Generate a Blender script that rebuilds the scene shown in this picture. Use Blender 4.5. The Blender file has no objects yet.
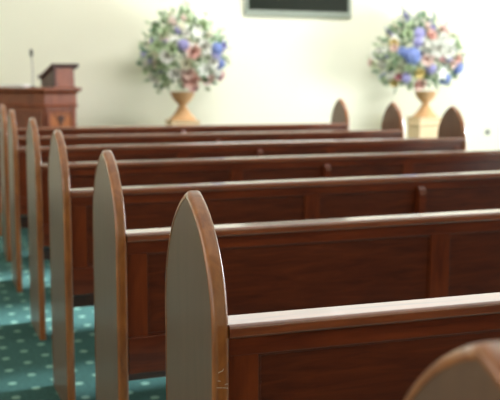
import bpy, bmesh, math, random
from mathutils import Vector, Matrix
random.seed(7)
C = bpy.context.scene.collection
PI = math.pi

# ------------------------------------------------------------------ materials
def new_mat(name):
    m = bpy.data.materials.new(name); m.use_nodes = True
    nt = m.node_tree; b = nt.nodes['Principled BSDF']
    return m, nt, b

def plain(name, col, rough=.6, spec=.5, metallic=0., sheen=0., coat=0.):
    m, nt, b = new_mat(name)
    b.inputs['Base Color'].default_value = (*col, 1)
    b.inputs['Roughness'].default_value = rough
    b.inputs['Specular IOR Level'].default_value = spec
    b.inputs['Metallic'].default_value = metallic
    b.inputs['Coat Weight'].default_value = coat
    b.inputs['Coat Roughness'].default_value = .08
    n = nt.nodes.new('ShaderNodeTexNoise'); n.inputs['Scale'].default_value = 40
    r = nt.nodes.new('ShaderNodeMixRGB'); r.blend_type = 'MULTIPLY'; r.inputs[0].default_value = .25
    r.inputs[1].default_value = (*col, 1)
    g = nt.nodes.new('ShaderNodeTexCoord')
    nt.links.new(g.outputs['Object'], n.inputs['Vector'])
    nt.links.new(n.outputs['Fac'], r.inputs[2]); nt.links.new(r.outputs[0], b.inputs['Base Color'])
    return m

def wood(name, dark, light, stretch=(1, 14, 14), rough=.32, coat=.6, coat_rough=.12, ior=1.5, scale=3.0):
    m, nt, b = new_mat(name)
    L = nt.links.new
    tc = nt.nodes.new('ShaderNodeTexCoord'); mp = nt.nodes.new('ShaderNodeMapping')
    mp.inputs['Scale'].default_value = stretch
    L(tc.outputs['Object'], mp.inputs['Vector'])
    n = nt.nodes.new('ShaderNodeTexNoise'); n.inputs['Scale'].default_value = scale
    n.inputs['Detail'].default_value = 6; n.inputs['Roughness'].default_value = .6; n.inputs['Distortion'].default_value = .6
    L(mp.outputs[0], n.inputs['Vector'])
    n2 = nt.nodes.new('ShaderNodeTexNoise'); n2.inputs['Scale'].default_value = 3.1; n2.inputs['Detail'].default_value = 2
    L(tc.outputs['Object'], n2.inputs['Vector'])
    ad = nt.nodes.new('ShaderNodeMath'); ad.operation = 'MULTIPLY_ADD'; ad.inputs[1].default_value = .4
    L(n2.outputs['Fac'], ad.inputs[0]); L(n.outputs['Fac'], ad.inputs[2])
    cr = nt.nodes.new('ShaderNodeValToRGB')
    cr.color_ramp.elements[0].position = .45; cr.color_ramp.elements[0].color = (*dark, 1)
    cr.color_ramp.elements[1].position = .95; cr.color_ramp.elements[1].color = (*light, 1)
    L(ad.outputs[0], cr.inputs[0]); L(cr.outputs[0], b.inputs['Base Color'])
    b.inputs['Roughness'].default_value = rough
    b.inputs['IOR'].default_value = ior
    b.inputs['Coat Weight'].default_value = coat
    b.inputs['Coat Roughness'].default_value = coat_rough
    bp = nt.nodes.new('ShaderNodeBump'); bp.inputs['Strength'].default_value = .05; bp.inputs['Distance'].default_value = .002
    L(n.outputs['Fac'], bp.inputs['Height']); L(bp.outputs[0], b.inputs['Normal'])
    return m

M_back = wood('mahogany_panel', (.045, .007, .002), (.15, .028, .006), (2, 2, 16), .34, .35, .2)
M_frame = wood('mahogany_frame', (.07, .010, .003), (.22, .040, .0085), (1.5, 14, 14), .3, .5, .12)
M_stile = wood('mahogany_upright', (.075, .011, .003), (.22, .042, .008), (14, 14, 1.5), .3, .5, .12)
M_cap = wood('mahogany_cap', (.11, .020, .004), (.32, .075, .014), (1.5, 14, 14), .4, 1., .12, 1.45)
M_cap.node_tree.nodes['Principled BSDF'].inputs['Coat IOR'].default_value = 2.0
M_band = wood('bent_edge_band', (.18, .048, .009), (.44, .15, .032), (14, 14, 3), .35, .8, .12)
M_face = wood('end_panel_face', (.105, .046, .021), (.16, .074, .036), (10, 10, 1.5), .5, .6, .28, 1.5)
M_ppanel = wood('pulpit_orange_panel', (.28, .075, .02), (.55, .19, .055), (10, 10, 2), .5, .1, .2)
M_pulpit = wood('pulpit_redwood', (.13, .027, .009), (.32, .085, .028), (10, 10, 2), .4, .3, .2)
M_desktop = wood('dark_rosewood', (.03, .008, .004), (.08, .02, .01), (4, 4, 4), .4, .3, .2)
M_white = plain('paper_white', (.9, .9, .88), .7)
M_black = plain('black_metal', (.02, .02, .02), .4, metallic=.3)
M_steel = plain('grey_metal', (.35, .35, .36), .3, metallic=.8)
M_glass = plain('dark_screen_glass', (.012, .016, .014), .12, coat=.6)
M_pframe = plain('pale_frame', (.30, .34, .28), .4)
M_urn = plain('terracotta_urn', (.72, .42, .20), .6)
M_foot = plain('tan_foot', (.74, .42, .19), .6)
M_ped = plain('pale_tan_stone', (.80, .60, .36), .7)
M_scr = plain('scratch_pale', (.75, .62, .50), .6)

def wall_mat():
    m, nt, b = new_mat('cream_plaster')
    n = nt.nodes.new('ShaderNodeTexNoise'); n.inputs['Scale'].default_value = 1.5; n.inputs['Detail'].default_value = 8
    tc = nt.nodes.new('ShaderNodeTexCoord'); nt.links.new(tc.outputs['Object'], n.inputs['Vector'])
    cr = nt.nodes.new('ShaderNodeValToRGB')
    cr.color_ramp.elements[0].color = (.82, .80, .645, 1); cr.color_ramp.elements[1].color = (.86, .845, .69, 1)
    nt.links.new(n.outputs['Fac'], cr.inputs[0]); nt.links.new(cr.outputs[0], b.inputs['Base Color'])
    b.inputs['Roughness'].default_value = .85
    return m
M_wall = wall_mat()
M_ceil = plain('white_ceiling', (.85, .85, .82), .9)

def carpet_mat():
    m, nt, b = new_mat('teal_dotted_carpet'); L = nt.links.new
    tc = nt.nodes.new('ShaderNodeTexCoord'); mp = nt.nodes.new('ShaderNodeMapping')
    mp.inputs['Rotation'].default_value = (0, 0, PI/4)
    mp.inputs['Scale'].default_value = (1/.128, 1/.128, 0)
    L(tc.outputs['Object'], mp.inputs['Vector'])
    fr = nt.nodes.new('ShaderNodeVectorMath'); fr.operation = 'FRACTION'; L(mp.outputs[0], fr.inputs[0])
    sb = nt.nodes.new('ShaderNodeVectorMath'); sb.operation = 'SUBTRACT'; sb.inputs[1].default_value = (.5, .5, 0); L(fr.outputs[0], sb.inputs[0])
    ln = nt.nodes.new('ShaderNodeVectorMath'); ln.operation = 'LENGTH'; L(sb.outputs[0], ln.inputs[0])
    mr = nt.nodes.new('ShaderNodeMapRange'); mr.inputs[1].default_value = .12; mr.inputs[2].default_value = .17
    mr.inputs[3].default_value = 1; mr.inputs[4].default_value = 0; L(ln.outputs['Value'], mr.inputs[0])
    n = nt.nodes.new('ShaderNodeTexNoise'); n.inputs['Scale'].default_value = 60; n.inputs['Detail'].default_value = 4
    L(tc.outputs['Object'], n.inputs['Vector'])
    cr = nt.nodes.new('ShaderNodeValToRGB')
    cr.color_ramp.elements[0].position = .3; cr.color_ramp.elements[0].color = (.030, .080, .070, 1)
    cr.color_ramp.elements[1].position = .75; cr.color_ramp.elements[1].color = (.052, .130, .116, 1)
    L(n.outputs['Fac'], cr.inputs[0])
    mx = nt.nodes.new('ShaderNodeMixRGB'); L(mr.outputs[0], mx.inputs[0]); L(cr.outputs[0], mx.inputs[1])
    mx.inputs[2].default_value = (.20, .34, .27, 1)
    L(mx.outputs[0], b.inputs['Base Color'])
    b.inputs['Roughness'].default_value = .95; b.inputs['Specular IOR Level'].default_value = .1
    bp = nt.nodes.new('ShaderNodeBump'); bp.inputs['Strength'].default_value = .3; bp.inputs['Distance'].default_value = .003
    n3 = nt.nodes.new('ShaderNodeTexNoise'); n3.inputs['Scale'].default_value = 500; L(tc.outputs['Object'], n3.inputs['Vector'])
    L(n3.outputs['Fac'], bp.inputs['Height']); L(bp.outputs[0], b.inputs['Normal'])
    return m
M_carpet = carpet_mat()

# ------------------------------------------------------------------ helpers
def obj(name, bm, mat, parent=None, smooth=False):
    bmesh.ops.recalc_face_normals(bm, faces=bm.faces[:])
    me = bpy.data.meshes.new(name); bm.to_mesh(me); bm.free()
    if mat: me.materials.append(mat)
    if smooth:
        for p in me.polygons: p.use_smooth = True
        try: me.set_sharp_from_angle(angle=math.radians(42))
        except Exception: pass
    o = bpy.data.objects.new(name, me); C.objects.link(o)
    if smooth:
        wn = o.modifiers.new('weighted', 'WEIGHTED_NORMAL'); wn.keep_sharp = True; wn.weight = 100
    if parent: o.parent = parent
    return o

def thing(name, label, cat, loc=(0, 0, 0), rz=0, group=None):
    o = bpy.data.objects.new(name, None); C.objects.link(o); o.location = loc; o.rotation_euler = (0, 0, rz)
    o.empty_display_size = .1
    return tag(o, label, cat, group)
def tag(o, label, cat, group=None):
    o['label'] = label; o['category'] = cat
    if group: o['group'] = group
    return o
def struct(name, bm, m):
    o = obj(name, bm, m); o['kind'] = 'structure'; return o

def box(bm, x0, x1, y0, y1, z0, z1, bev=0, seg=2):
    b = bmesh.new(); bmesh.ops.create_cube(b, size=1)
    for v in b.verts:
        v.co = Vector(((x0+x1)/2 + v.co.x*(x1-x0), (y0+y1)/2 + v.co.y*(y1-y0), (z0+z1)/2 + v.co.z*(z1-z0)))
    if bev: bmesh.ops.bevel(b, geom=b.edges[:], offset=bev, segments=seg, affect='EDGES', profile=.5)
    merge(bm, b)
def merge(bm, b, M=None):
    if M is not None: bmesh.ops.transform(b, matrix=M, verts=b.verts[:])
    me = bpy.data.meshes.new('t'); b.to_mesh(me); bm.from_mesh(me); bpy.data.meshes.remove(me); b.free()
def boxo(name, d, mat, parent, bev=0, seg=2, smooth=True):
    bm = bmesh.new(); box(bm, *d, bev=bev, seg=seg); return obj(name, bm, mat, parent, smooth)

def prism_x(bm, pts, x0, x1):
    """closed outline pts (y,z) extruded along x"""
    a = [bm.verts.new((x0, y, z)) for y, z in pts]; b = [bm.verts.new((x1, y, z)) for y, z in pts]
    n = len(pts)
    bm.faces.new(a); bm.faces.new(b[::-1])
    for i in range(n): bm.faces.new((a[i], b[i], b[(i+1) % n], a[(i+1) % n]))
def loft(bm, rings, cap=True):
    """rings: list of lists of points, joined"""
    R = [[bm.verts.new(p) for p in r] for r in rings]; n = len(R[0])
    for a, b in zip(R, R[1:]):
        for i in range(n): bm.faces.new((a[i], a[(i+1) % n], b[(i+1) % n], b[i]))
    if cap: bm.faces.new(R[0]); bm.faces.new(R[-1])
def lathe(bm, prof, n=28, z0=0):
    loft(bm, [[(r*math.cos(2*PI*k/n), r*math.sin(2*PI*k/n), z) for k in range(n)] for r, z in prof])
def tube(bm, pts, r, n=8):
    rings = []
    for i, p in enumerate(pts):
        p = Vector(p); a = Vector(pts[max(0, i-1)]); b = Vector(pts[min(len(pts)-1, i+1)])
        t = (b-a).normalized(); u = t.orthogonal().normalized() if i == 0 else (u - t*u.dot(t)).normalized(); v = t.cross(u)
        rr = r[i] if isinstance(r, (list, tuple)) else r
        rings.append([p + (u*math.cos(2*PI*k/n) + v*math.sin(2*PI*k/n))*rr for k in range(n)])
    loft(bm, rings)

# ------------------------------------------------------------------ setting
XL, XR, YB, YF, ZC = -3.6, 7.2, -3.0, 9.6, 4.3
b = bmesh.new(); box(b, XL-.2, XR+.2, YB-.2, YF+.2, -.1, 0); struct('floor', b, M_carpet)
b = bmesh.new(); box(b, XL-.2, XR+.2, YB-.2, YF+.2, ZC, ZC+.1); struct('ceiling', b, M_ceil)
def wall_with_openings(name, axis, pos, thick, a0, a1, opens):
    """axis 'x': wall in plane x=pos spanning y a0..a1 ; axis 'y': plane y=pos spanning x"""
    b = bmesh.new()
    def B(u0, u1, z0, z1):
        if u1-u0 < 1e-4 or z1-z0 < 1e-4: return
        if axis == 'x': box(b, pos, pos+thick, u0, u1, z0, z1)
        else: box(b, u0, u1, pos, pos+thick, z0, z1)
    u = a0
    for (o0, o1, z0, z1) in opens:
        B(u, o0, 0, ZC); B(o0, o1, 0, z0); B(o0, o1, z1, ZC); u = o1
    B(u, a1, 0, ZC)
    struct(name, b, M_wall)
winR = [(-.6, 1.9, .5, 1.78), (2.3, 4.8, .5, 1.78), (5.2, 7.7, .5, 1.78)]
added_winL = [(-1.6, .9, 1.0, 3.2), (2.0, 4.5, 1.0, 3.2)]  # unseen openings added so lamps can light the aisle-side pew ends
added_winF = [(-1.9, .1, 2.27, 4.0), (1.4, 6.6, 2.27, 4.0)]  # unseen high openings added to give the rail tops a bright reflection
wall_with_openings('wall_right', 'x', XR, .2, YB, YF, winR)
wall_with_openings('wall_left', 'x', XL-.2, .2, YB, YF, added_winL)
wall_with_openings('wall_front', 'y', YF, .2, XL, XR, added_winF)
wall_with_openings('wall_back', 'y', YB-.2, .2, XL, XR, [])
M_wfr = plain('white_window_frame', (.8, .8, .78), .5)
def win_frame(name, axis, pos, o):
    u0, u1, z0, z1 = o; b = bmesh.new(); t = .05
    def B(a, c, d, e):
        if axis == 'x': box(b, pos, pos+.06, a, c, d, e, .006)
        else: box(b, a, c, pos, pos+.06, d, e, .006)
    B(u0, u0+t, z0, z1); B(u1-t, u1, z0, z1); B(u0+t, u1-t, z0, z0+t); B(u0+t, u1-t, z1-t, z1)
    B((u0+u1)/2-.02, (u0+u1)/2+.02, z0+t, z1-t)
    struct(name, b, M_wfr)
k = 1
for o in winR: win_frame(f'unseen_window_{k}', 'x', XR+.07, o); k += 1
for o in added_winL: win_frame(f'unseen_window_{k}', 'x', XL-.13, o); k += 1
for o in added_winF: win_frame(f'unseen_window_{k}', 'y', YF+.07, o); k += 1
b = bmesh.new(); box(b, XL, XR, YF-.018, YF, 0, .12, .004); struct('baseboard_front', b, M_wfr)

# ------------------------------------------------------------------ pews
W, PK, H_ = .367, 1.103, .255           # end depth, peak height, arch rise
TH, LEN = .031, 3.142
ZS = PK - H_; RA = ((W/2)**2 + H_**2)/W
def end_profile(n=14):
    th = math.asin(H_/RA)
    p = [(0, 0), (0, .3), (0, .6), (0, ZS)]
    for i in range(1, n+1):
        a = th*i/n; p.append((RA - RA*math.cos(a), ZS + RA*math.sin(a)))
    right = [(W-y, z) for y, z in p[:-1]][::-1]
    return p, right
def end_panel(x0, parent):
    pl, pr = end_profile(); path = pl + pr
    dirs = []
    for i, p in enumerate(path):                     # inward mitred normals
        def nrm(a, c):
            t = Vector((c[0]-a[0], c[1]-a[1])).normalized(); return Vector((t.y, -t.x))
        ns = []
        if i: ns.append(nrm(path[i-1], p))
        if i < len(path)-1: ns.append(nrm(p, path[i+1]))
        m = sum(ns, Vector((0, 0))).normalized(); dirs.append(m / m.dot(ns[0]))
    inner = [(p[0]+d.x*.010, p[1]+d.y*.010) for p, d in zip(path, dirs)]
    b = bmesh.new(); prism_x(b, inner, x0+.0012, x0+TH-.0012)
    pan = obj('end_panel', b, M_face, parent)
    t = TH; sec = [(0, .013), (0, .0075), (.002, .0035), (.0055, .001), (.010, 0), (t-.010, 0), (t-.0055, .001), (t-.002, .0035), (t, .0075), (t, .013)]
    b = bmesh.new()
    loft(b, [[(x0+sx, p[0]+d.x*sn, p[1]+d.y*sn) for sx, sn in sec] for p, d in zip(path, dirs)])
    obj('edge_band', b, M_band, pan, smooth=True)
    return pan

def make_pew():
    t = thing('church_pew', '', 'pew')
    end_panel(0, t); end_panel(LEN-TH, t)
    a, z = TH, LEN-TH
    # bullnosed cap rail
    b = bmesh.new()
    pr = []
    for (yc, zc, r_, a0) in ((.009, .8745, .0085, 180), (.066, .8745, .0085, 90), (.067, .864, .007, 0), (.007, .864, .007, -90)):
        for q in range(8):
            an = math.radians(a0 - 90*q/7); pr.append((yc + r_*math.cos(an), zc + r_*math.sin(an)))
    prism_x(b, pr, a, z); obj('top_rail', b, M_cap, t)
    boxo('upper_frame', (a, z, .014, .044, .822, .8575), M_frame, t, .002)
    boxo('lower_rail', (a, z, .004, .044, .474, .582), M_frame, t, .004)
    # uprights and recessed panels
    cx = [a, a+.062]; sp = [(a, a+.06), (1.015, 1.085), (LEN-1.085, LEN-1.015), (z-.06, z)]
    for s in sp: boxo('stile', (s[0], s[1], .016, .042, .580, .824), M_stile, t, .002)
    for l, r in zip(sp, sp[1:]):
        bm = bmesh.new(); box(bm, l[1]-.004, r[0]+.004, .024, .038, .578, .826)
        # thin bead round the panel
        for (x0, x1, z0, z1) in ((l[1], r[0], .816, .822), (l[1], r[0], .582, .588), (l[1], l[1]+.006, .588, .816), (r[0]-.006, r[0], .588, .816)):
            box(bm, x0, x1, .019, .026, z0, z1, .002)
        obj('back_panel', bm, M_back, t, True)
    # centre brace with rounded head, carried to the floor
    b = bmesh.new(); cxm = LEN/2
    prism_x(b, [(.016, .0), (.016, .47), (-.012, .50), (-.014, .80), (-.010, .822), (.002, .835), (.016, .838), (.016, .838), (.05, .50), (.30, .42), (.30, .0)], cxm-.016, cxm+.016)
    obj('centre_brace', b, M_frame, t)
    b = bmesh.new(); prism_x(b, [(.044, .500), (.10, .475), (.38, .447), (.395, .440), (.395, .425), (.38, .418), (.10, .450), (.044, .478)], a, z)
    obj('seat', b, M_frame, t, True)
    boxo('seat_apron', (a, z, .335, .355, .34, .4215), M_frame, t, .002)
    return t
proto = make_pew()
def dup_children(src, dst):
    for ch in list(src.children):
        c = ch.copy(); C.objects.link(c); c.parent = dst; dup_children(ch, c)
D0, SP = 1.4786, 1.0148
dx = [-.030, -.0031, .0107, -.0035, .0032, -.0157, -.0033, 0]
dy = [-.015, .0072, -.0325, -.060, -.020, .0324, -.0146, 0]
rz = [0, -.0038, .018, .036, .024, .0062, -.0033, 0]
labels = [
 'nearest mahogany pew, only the arched top of its end showing at bottom right',
 'brown pew whose tall arched end stands in front centre, small pale scratches on its edge',
 'mahogany pew directly beyond the tall scratched pew end, lower rail seen between two ends',
 'mahogany pew whose arched end is the fourth from the right among the aisle ends',
 'mahogany pew whose end foot shows whole on the carpet, fifth aisle end from the right',
 'mahogany pew with a pointed right end just beside the right flower pedestal',
 'second pew from the front, its right end standing left of the right flower pedestal',
 'front row pew, its right arched end below the dark framed wall panel']
for j in range(8):
    i = j-1
    if j == 0: t = proto
    else:
        t = proto.copy(); C.objects.link(t); dup_children(proto, t)
    t.location = (dx[j], D0+SP*i+dy[j], 0); t.rotation_euler = (0, 0, rz[j])
    t['label'] = labels[j]; t['category'] = 'pew'; t['group'] = 'church pews in rows'
    if j == 1:
        b = bmesh.new()
        for (x0, z0, x1, z1) in ((.006, .772, .027, .769), (.008, .784, .013, .7835), (.009, .799, .017, .802), (.017, .802, .019, .806), (.021, .776, .027, .777)):
            tube(b, [(x0, -.0002, z0), ((x0+x1)/2, -.0004, (z0+z1)/2+.0005), (x1, -.0002, z1)], .0005, 5)
        obj('scratch', b, M_scr, [c for c in t.children if c.name.startswith('end_panel')][0])

# ------------------------------------------------------------------ pulpit
P0 = Vector((.529, 8.70)); er = Vector((math.cos(math.radians(16.2)), math.sin(math.radians(16.2))))
el = Vector((math.cos(math.radians(151.2)), math.sin(math.radians(151.2))))
pul = thing('pulpit', 'red-brown wooden angled pulpit with moulded top against the cream wall at far left', 'pulpit', (P0.x, P0.y, 0))
foot = [Vector((0, 0)), er*.318, er*.318 + Vector((-.279, .960))*.42, el*.62 + Vector((.24, .26)), el*.62]
cen = sum(foot, Vector((0, 0)))/5
def offs(d):
    out = []; n = len(foot)
    for i in range(n):
        a, p, c = foot[i-1], foot[i], foot[(i+1) % n]
        n1 = (p-a).normalized(); n1 = Vector((n1.y, -n1.x)); n2 = (c-p).normalized(); n2 = Vector((n2.y, -n2.x))
        m = (n1+n2).normalized(); out.append(p + m/m.dot(n1)*d)
    return out
def prof_poly(name, prof, mat):
    b = bmesh.new(); loft(b, [[(q.x, q.y, z) for q in offs(d)] for d, z in prof]); return obj(name, b, mat, pul)
prof_poly('plinth', [(.03, 0), (.03, .10), (.02, .12), (.0, .13)], M_pulpit)
prof_poly('body', [(0, .12), (0, 1.0)], M_pulpit)
prof_poly('frieze', [(-.001, 1.0), (.016, 1.005), (.018, 1.022), (.006, 1.032), (.006, 1.125), (.012, 1.13)], M_pulpit)
prof_poly('cornice', [(.010, 1.128), (.014, 1.145), (.036, 1.158), (.044, 1.166), (.044, 1.186), (.038, 1.190)], M_pulpit)
def face_frame(o, e, length, name):
    n = Vector((e.y, -e.x))
    M = Matrix(((e.x, -n.x, 0, o.x), (e.y, -n.y, 0, o.y), (0, 0, 1, 0), (0, 0, 0, 1)))
    b = bmesh.new(); t = bmesh.new()
    for (x0, x1, z0, z1) in ((.015, .055, .14, .995), (length-.055, length-.015, .14, .995), (.055, length-.055, .14, .2), (.055, length-.055, .955, .995)):
        box(t, x0, x1, -.014, .002, z0, z1, .004)
    merge(b, t, M); obj(name, b, M_pulpit, pul); return M
MR = face_frame(Vector((0, 0)), er, .318, 'panel_frame')
n_ = Vector((0, 0))
face_frame(el*.62, -el, .62, 'panel_frame')
# carved flower emblem on the right face
b = bmesh.new(); t = bmesh.new()
cxe = .159
for (cx_, cz_, rx, rz_) in ((0, .905, .016, .030), (-.024, .90, .012, .020), (.024, .90, .012, .020), (0, .865, .018, .016), (-.004, .84, .007, .026), (-.05, .93, .010, .008), (.05, .93, .010, .008)):
    s = bmesh.new(); bmesh.ops.create_uvsphere(s, u_segments=14, v_segments=8, radius=1)
    merge(t, s, Matrix.Translation((cxe+cx_*1.15, -.005, cz_)) @ Matrix.Diagonal((rx*1.15, .007, rz_*1.15, 1)))
merge(b, t, MR); pb = bmesh.new(); t2 = bmesh.new(); box(t2, .055, .263, -.004, .001, .2, .955, .001); merge(pb, t2, MR); obj('front_panel', pb, M_ppanel, pul)
obj('carved_emblem', b, M_desktop, pul, True)

# reading desk on the pulpit
rd = thing('reading_desk', 'small sloping book rest with dark top standing on the pulpit', 'lectern', (.655, 8.86, 1.190), math.radians(16.2))
b = bmesh.new(); prism_x(b, [(0, 0), (0, .19), (.27, .085), (.27, 0)], 0, .195); obj('desk_box', b, M_pulpit, rd)
b = bmesh.new()
prism_x(b, [(-.028, .204), (-.030, .226), (.315, .095), (.312, .074)], -.045, .235); obj('sloped_top', b, M_desktop, rd)
b = bmesh.new(); prism_x(b, [(-.012, .190), (-.010, .196), (.29, .083), (.29, .070)], -.018, .213); obj('cove_moulding', b, M_desktop, rd)
b = bmesh.new(); prism_x(b, [(.30, .10), (.304, .120), (.316, .115), (.312, .095)], -.045, .235); obj('book_stop', b, M_desktop, rd)
b = bmesh.new(); prism_x(b, [(-.006, .002), (-.020, .200), (.30, .080), (.30, .002)], -.022, .001); obj('shade_cheek', b, M_desktop, rd)  # dark plate added on the left only, painting the desk side's shade
boxo('base_lip', (-.012, .207, -.012, .28, .0, .014), M_pulpit, rd, .003)

mic = thing('gooseneck_microphone', 'thin gooseneck microphone standing left of the book rest on the pulpit', 'microphone', (.455, 8.995, 1.190))
b = bmesh.new(); lathe(b, [(.03, 0), (.03, .008), (.01, .014)]); obj('mic_base', b, M_black, mic, True)
b = bmesh.new(); tube(b, [(0, 0, .01), (.006, 0, .10), (.004, 0, .2), (-.004, -.008, .29)], .0045); obj('gooseneck', b, M_steel, mic, True)
b = bmesh.new(); tube(b, [(-.004, -.008, .285), (-.005, -.013, .30), (-.006, -.022, .345), (-.006, -.026, .362)], [.006, .014, .015, .006], 12); obj('mic_head', b, M_black, mic, True)
pp = thing('paper_stack', 'loose white papers lying on the pulpit top left of the book rest', 'papers', (.29, 8.935, 1.190), math.radians(-28))
for kk, (a, dz) in enumerate(((0, 0), (.12, .012), (-.08, .02))):
    bm = bmesh.new(); t = bmesh.new(); box(t, -.12, .12, -.08, .08, dz, dz+(.012 if kk == 0 else .008), .001)
    merge(bm, t, Matrix.Rotation(a, 4, 'Z')); obj('sheet', bm, M_white, pp)

# ------------------------------------------------------------------ picture and wall socket
pic = thing('wall_screen', 'dark glossy framed panel hung high on the wall between the flower arrangements', 'picture', (3.44, 9.6, 1.965))
w = .64
b = bmesh.new()
for d in ((-w, w, -.045, -.002, 0, .055), (-w, w, -.045, -.002, .70, .755), (-w, -w+.04, -.045, -.002, .055, .70), (w-.04, w, -.045, -.002, .055, .70)): box(b, *d, bev=.006)
obj('frame', b, M_pframe, pic, True)
boxo('dark_panel', (-w+.035, w-.035, -.034, -.006, .05, .705), M_glass, pic, .003)
sk = thing('wall_socket', 'tiny grey fitting low on the cream wall at far right', 'socket', (5.97, 9.6, .628))
boxo('plate', (-.035, .035, -.010, -.001, -.035, .035), plain('plate_grey', (.40, .42, .36), .5), sk, .003)
b = bmesh.new(); lathe(b, [(.017, 0), (.017, .012), (.012, .022), (.004, .024)], 16)
bmesh.ops.transform(b, matrix=Matrix.Translation((0, -.009, 0)) @ Matrix.Rotation(PI/2, 4, 'X'), verts=b.verts[:]); obj('knob', b, M_black, sk, True)

# ------------------------------------------------------------------ flowers
def petal(bm, M, l, wd, cup=.3, n=4):
    rows = []
    for i in range(n+1):
        t_ = i/n; ww = wd*math.sin(PI*(.12+.80*t_))*.5; zc = cup*l*t_*t_
        rows.append([bm.verts.new(M @ Vector((l*t_, s*ww, zc + abs(s)*cup*ww*.6))) for s in (-1, 0, 1)])
    for a, c in zip(rows, rows[1:]):
        for j in (0, 1): bm.faces.new((a[j], a[j+1], c[j+1], c[j]))
def rose_mesh():
    b = bmesh.new()
    for ring, (n, tilt, l, wd) in enumerate(((3, 78, .5, .45), (5, 58, .75, .6), (6, 34, .95, .75), (7, 10, 1.05, .8))):
        for k in range(n):
            M = Matrix.Rotation(2*PI*k/n + ring*.7, 4, 'Z') @ Matrix.Rotation(-math.radians(tilt), 4, 'Y')
            petal(b, M, l, wd, .28)
    return b
def lily_mesh():
    b = bmesh.new()
    for k in range(6): petal(b, Matrix.Rotation(2*PI*k/6, 4, 'Z') @ Matrix.Rotation(-math.radians(28), 4, 'Y'), 1.2, .5, -.15)
    for k in range(5):
        a = 2*PI*k/5; tube(b, [(0, 0, 0), (.25*math.cos(a), .25*math.sin(a), .55)], .03, 5)
    return b
def hydrangea_mesh():
    b = bmesh.new()
    for i in range(34):
        z = 1-1.5*i/34; r = math.sqrt(max(0, 1-z*z)); a = i*2.4
        d = Vector((r*math.cos(a), r*math.sin(a), z)); q = d.to_track_quat('Z', 'Y').to_matrix().to_4x4()
        for k in range(4): petal(b, Matrix.Translation(d*.8) @ q @ Matrix.Rotation(PI/2*k+a, 4, 'Z'), .28, .28, .1, 2)
    s = bmesh.new(); bmesh.ops.create_icosphere(s, subdivisions=2, radius=.72); merge(b, s)
    return b
def fmat(name, col):
    m = plain(name, col, .7)
    return m
FC = {'white': (.88, .88, .80), 'cream': (.82, .80, .60), 'pink': (.90, .58, .50), 'blush': (.88, .68, .60), 'rose': (.80, .34, .38),
      'blue': (.24, .32, .68), 'lilac': (.42, .40, .72), 'mint': (.55, .68, .42), 'yellow': (.85, .70, .30)}
FM = {k: fmat('petal_'+k, v) for k, v in FC.items()}
base_mesh = {}
for nm, fn in (('rose', rose_mesh), ('lily', lily_mesh), ('hydrangea', hydrangea_mesh)):
    for ck, m in FM.items():
        b = fn(); me = bpy.data.meshes.new(nm+'_'+ck); b.to_mesh(me); b.free(); me.materials.append(m)
        for p in me.polygons: p.use_smooth = True
        base_mesh[nm, ck] = me
LG = [plain('leaf_sage', (.42, .54, .36), .6), plain('leaf_deep', (.14, .27, .14), .6), plain('leaf_pale', (.62, .72, .48), .6)]

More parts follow.
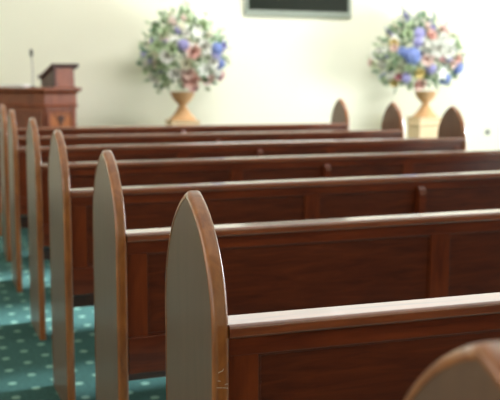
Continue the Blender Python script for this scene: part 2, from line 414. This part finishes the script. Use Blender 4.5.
def arrangement(cx_, cy_, cz_, rx, rz_, spike, blooms, label, seed):
    rnd = random.Random(seed)
    A = thing('flower_arrangement', label, 'flowers', (cx_, cy_, cz_), 0, None)
    # camera-independent ellipsoid dome of blooms, denser toward the congregation
    n = 0
    def bloom(dirv, kind, colr, r, k=1.0):
        nonlocal n
        d = dirv.normalized(); p = Vector((d.x*rx, d.y*.34, d.z*rz_))*k; p.x *= 1-.30*max(0, d.z)
        o = bpy.data.objects.new('flower', base_mesh[kind, colr]); C.objects.link(o); o.parent = A
        o.location = p; q = (d + Vector((rnd.uniform(-.25, .25), -.35, rnd.uniform(-.1, .3)))).to_track_quat('Z', 'Y')
        o.rotation_mode = 'QUATERNION'; o.rotation_quaternion = q; r *= 1.4; o.scale = (r, r, r); n += 1
    used = []
    for (u, v, kind, colr, r) in blooms:              # u,v on the front face in -1..1
        s = min(.97, math.hypot(u, v)); dv = Vector((u, -math.sqrt(max(.02, 1-s*s)), v))
        bloom(dv, kind, colr, r, .92); used.append((u, v))
    pal = ['white', 'cream', 'mint', 'white', 'blush', 'white', 'cream', 'mint', 'white', 'lilac']
    for i in range(95-len(blooms)):
        for _ in range(30):
            a = rnd.uniform(0, 2*PI); z = rnd.uniform(-.75, 1); s = math.sqrt(1-z*z)
            d = Vector((s*math.cos(a), s*math.sin(a), z))
            if d.y < .5: break
        bloom(d, rnd.choice(['rose', 'lily', 'hydrangea']), rnd.choice(pal), rnd.uniform(.026, .046), rnd.uniform(.72, .98))
    # leaves
    for li, m in enumerate(LG):
        b = bmesh.new()
        for i in range(230):
            a = rnd.uniform(0, 2*PI); z = rnd.uniform(-1, 1); s = math.sqrt(1-z*z)
            d = Vector((s*math.cos(a), s*math.sin(a), z)); k = rnd.uniform(.45, .97)
            p = Vector((d.x*rx, d.y*.34, d.z*rz_))*k; p.x *= 1-.30*max(0, d.z)
            if p.z < -.33 and math.hypot(p.x, p.y) < .2: continue
            q = (d + Vector([rnd.uniform(-.6, .6) for _ in range(3)])).to_track_quat('X', 'Z').to_matrix().to_4x4()
            petal(b, Matrix.Translation(p) @ q @ Matrix.Rotation(rnd.uniform(0, 6), 4, 'X'), rnd.uniform(.05, .10), rnd.uniform(.03, .05), rnd.uniform(-.4, .4))
        o = obj('foliage', b, m, A, True); o['kind'] = 'stuff'
    # stems sticking out with small buds
    b = bmesh.new(); bb = bmesh.new()
    for (x, z, l) in spike:
        p1 = Vector((x, 0, z)); p0 = p1*.35
        tube(b, [p0, (p0+p1)/2 + Vector((.01, 0, .01)), p1], .004, 5)
        for k in range(7):
            t_ = 1-k*.05*l; c = p1*t_; s = bmesh.new(); bmesh.ops.create_icosphere(s, subdivisions=1, radius=.012+.002*k)
            merge(bb, s, Matrix.Translation(c+Vector((rnd.uniform(-.02, .02), rnd.uniform(-.02, .02), 0))))
            for s_ in (-1, 1):
                petal(b, Matrix.Translation(c) @ Matrix.Rotation(s_*.6-PI/2*0, 4, 'Y') @ Matrix.Rotation(rnd.uniform(0, 6), 4, 'Z'), .06, .025, .2, 3)
    o = obj('sprig', b, LG[0], A, True); o['kind'] = 'stuff'
    o = obj('buds', bb, FM['lilac'] if seed == 2 else FM['mint'], A, True); o['kind'] = 'stuff'
    return A
arrangement(1.995, 9.12, 1.545, .475, .45,
  [(.03, .50, 1), (-.12, .44, 1), (.20, .38, 1), (-.38, .30, 1.2), (.40, .24, 1), (-.44, -.05, 1), (-.40, -.30, 1.2), (.46, .05, 1), (-.26, .40, 1), (-.28, -.42, 1)],
  [(.02, -.02, 'rose', 'pink', .062), (-.02, -.66, 'rose', 'pink', .075), (.10, -.82, 'rose', 'rose', .045), (-.10, -.50, 'rose', 'blush', .06),
   (.62, .05, 'hydrangea', 'blue', .062), (.72, -.28, 'hydrangea', 'blue', .050), (.58, -.10, 'hydrangea', 'lilac', .045), (-.22, .14, 'hydrangea', 'lilac', .052), (-.32, .50, 'hydrangea', 'lilac', .04),
   (.84, -.58, 'rose', 'rose', .05), (.90, -.64, 'hydrangea', 'blue', .035), (-.56, -.12, 'rose', 'white', .058), (-.46, .04, 'rose', 'mint', .05), (.28, .10, 'rose', 'white', .062),
   (.50, -.24, 'rose', 'white', .055), (.16, .44, 'lily', 'white', .05), (-.14, -.30, 'rose', 'cream', .05), (.42, -.64, 'rose', 'blush', .055), (-.38, -.52, 'rose', 'white', .055),
   (.30, -.40, 'lily', 'white', .06), (-.74, -.60, 'rose', 'white', .05), (.36, .62, 'rose', 'mint', .055), (.02, .80, 'hydrangea', 'mint', .045), (-.66, .42, 'rose', 'mint', .05), (-.76, .10, 'rose', 'mint', .05), (.78, .05, 'rose', 'yellow', .03)],
  'round arrangement of cream, pink and blue flowers in the left urn', 1)
arrangement(4.70, 9.12, 1.555, .575, .44,
  [(-.20, .52, 1), (-.14, .44, 1.2), (.20, .45, 1), (.36, .34, 1), (-.42, .28, 1), (.52, .05, 1), (-.52, -.05, 1), (-.46, -.26, 1), (.46, -.26, 1), (.02, .46, 1)],
  [(-.42, -.08, 'hydrangea', 'blue', .080), (-.62, .02, 'hydrangea', 'blue', .05), (-.30, .52, 'hydrangea', 'lilac', .058), (-.32, .28, 'hydrangea', 'lilac', .05), (.76, -.36, 'hydrangea', 'blue', .068), (.45, -.66, 'hydrangea', 'blue', .06),
   (0, -.40, 'hydrangea', 'lilac', .055), (-.46, -.66, 'hydrangea', 'lilac', .05), (-.02, .46, 'rose', 'pink', .055), (.40, .62, 'rose', 'blush', .06), (.12, .12, 'rose', 'white', .080), (-.08, .10, 'rose', 'white', .065), (-.12, -.16, 'rose', 'blush', .065),
   (.20, -.08, 'rose', 'rose', .04), (.34, .10, 'rose', 'white', .08), (.28, .36, 'rose', 'white', .06), (-.22, .22, 'rose', 'white', .06), (.66, -.12, 'rose', 'pink', .055), (.50, -.26, 'rose', 'blush', .05), (-.24, -.52, 'rose', 'yellow', .05),
   (-.15, -.80, 'rose', 'pink', .06), (-.60, -.62, 'rose', 'rose', .035), (-.80, .26, 'rose', 'yellow', .04), (-.78, .12, 'rose', 'blush', .04), (.72, .22, 'rose', 'mint', .05), (.30, -.50, 'lily', 'white', .06), (-.64, -.80, 'rose', 'yellow', .045), (.80, .45, 'rose', 'cream', .05), (-.55, .48, 'rose', 'mint', .05)],
  'round arrangement with blue hydrangeas and white roses in the right urn', 2)
for x, side in ((1.975, 'left'), (4.815, 'right')):
    u = thing('flower_urn', f'tan footed urn holding the {side} flower arrangement', 'urn', (x, 9.12, .85))
    b = bmesh.new(); lathe(b, [(.138, 0), (.140, .014), (.125, .024), (.100, .050), (.068, .095), (.042, .135), (.036, .150)]); obj('foot', b, M_foot, u, True)
    b = bmesh.new(); lathe(b, [(.036, .148), (.046, .156), (.046, .166), (.070, .185), (.105, .225), (.118, .268), (.128, .276), (.128, .290), (.112, .290), (.10, .25)]); obj('bowl', b, M_urn, u, True)
    p = thing('pedestal', f'square pale tan pedestal under the {side} urn', 'pedestal', (x, 9.12, 0))
    b = bmesh.new()
    def sq(h, z): return [(-h, -h, z), (h, -h, z), (h, h, z), (-h, h, z)]
    loft(b, [sq(.19, 0), sq(.19, .10), sq(.165, .13), sq(.14, .15)]); obj('base_block', b, M_ped, p)
    b = bmesh.new(); loft(b, [sq(.14, .15), sq(.14, .755)]); obj('shaft', b, M_ped, p)
    b = bmesh.new(); loft(b, [sq(.140, .755), sq(.155, .765), sq(.155, .777), sq(.143, .785), sq(.143, .83), sq(.150, .835), sq(.150, .85)]); obj('capital', b, M_ped, p)

# ------------------------------------------------------------------ light
def area(name, loc, rot, sx, sy, power, col=(1, 1, 1), spread=None):
    l = bpy.data.lights.new(name, 'AREA'); l.shape = 'RECTANGLE'; l.size = sx; l.size_y = sy; l.energy = power; l.color = col
    if spread: l.spread = spread
    o = bpy.data.objects.new(name, l); C.objects.link(o); o.location = loc; o.rotation_euler = rot; return o
for i, (a, c, z0, z1) in enumerate(winR):
    area('unseen_window_light', (XR+.03, (a+c)/2, 1.14), (0, PI/2, 0), 1.2, 2.4, [60, 85, 240][i], (.93, .97, 1.))
for i, (a, c, z0, z1) in enumerate(added_winL):
    area('unseen_window_light', (XL-.03, (a+c)/2, 2.1), (0, -PI/2, 0), 2.1, 2.4, 34, (1, .86, .72))  # warm lamp added to brighten and brown the pew end faces
for i, (a, c, z0, z1) in enumerate(added_winF):
    area('unseen_window_light', ((a+c)/2, YF+.03, (z0+z1)/2), (-PI/2, 0, 0), c-a-.1, z1-z0-.1, [20, 40][i], (1, .95, .82))  # added lamp for the rail tops to reflect
area('wall_wash', (3.2, 6.9, 4.2), (math.radians(48), 0, 0), 2.6, .8, 185, (1, .97, .98))  # unseen lamp added to whiten the middle of the front wall
area('ceiling_fill', (1.5, 2.5, 4.25), (0, 0, 0), 6, 6, 60, (1, .97, .92))  # broad ambient fill added under the ceiling, no fixture modelled
s = bpy.data.lights.new('sun', 'SUN'); s.energy = 54; s.angle = math.radians(7); s.color = (.78, .92, 1)
so = bpy.data.objects.new('sun', s); C.objects.link(so)
so.rotation_euler = Vector((1, 0.14, .20)).to_track_quat('Z', 'Y').to_euler()
wd = bpy.data.worlds.new('World'); bpy.context.scene.world = wd; wd.use_nodes = True
bg = wd.node_tree.nodes['Background']; bg.inputs[0].default_value = (.95, .97, 1, 1); bg.inputs[1].default_value = .55

# ------------------------------------------------------------------ camera
f_, pitch, yaw, roll, Hc, cxc = 907.84, .138, .3343, .0038, 1.3249, -.4518
cam = bpy.data.cameras.new('camera'); co = bpy.data.objects.new('camera', cam); C.objects.link(co)
cam.sensor_width = 36; cam.sensor_fit = 'HORIZONTAL'; cam.lens = f_*36/500; cam.clip_start = .05
M = Matrix.Translation((cxc, 0, Hc)) @ Matrix.Rotation(-yaw, 4, 'Z') @ Matrix.Rotation(PI/2-pitch, 4, 'X') @ Matrix.Rotation(roll, 4, 'Z')
co.matrix_world = M
cam.dof.use_dof = True; cam.dof.focus_distance = 1.8; cam.dof.aperture_fstop = 5.2
sc = bpy.context.scene; sc.camera = co
sc.view_settings.view_transform = 'Standard'; sc.view_settings.look = 'None'; sc.view_settings.exposure = 0
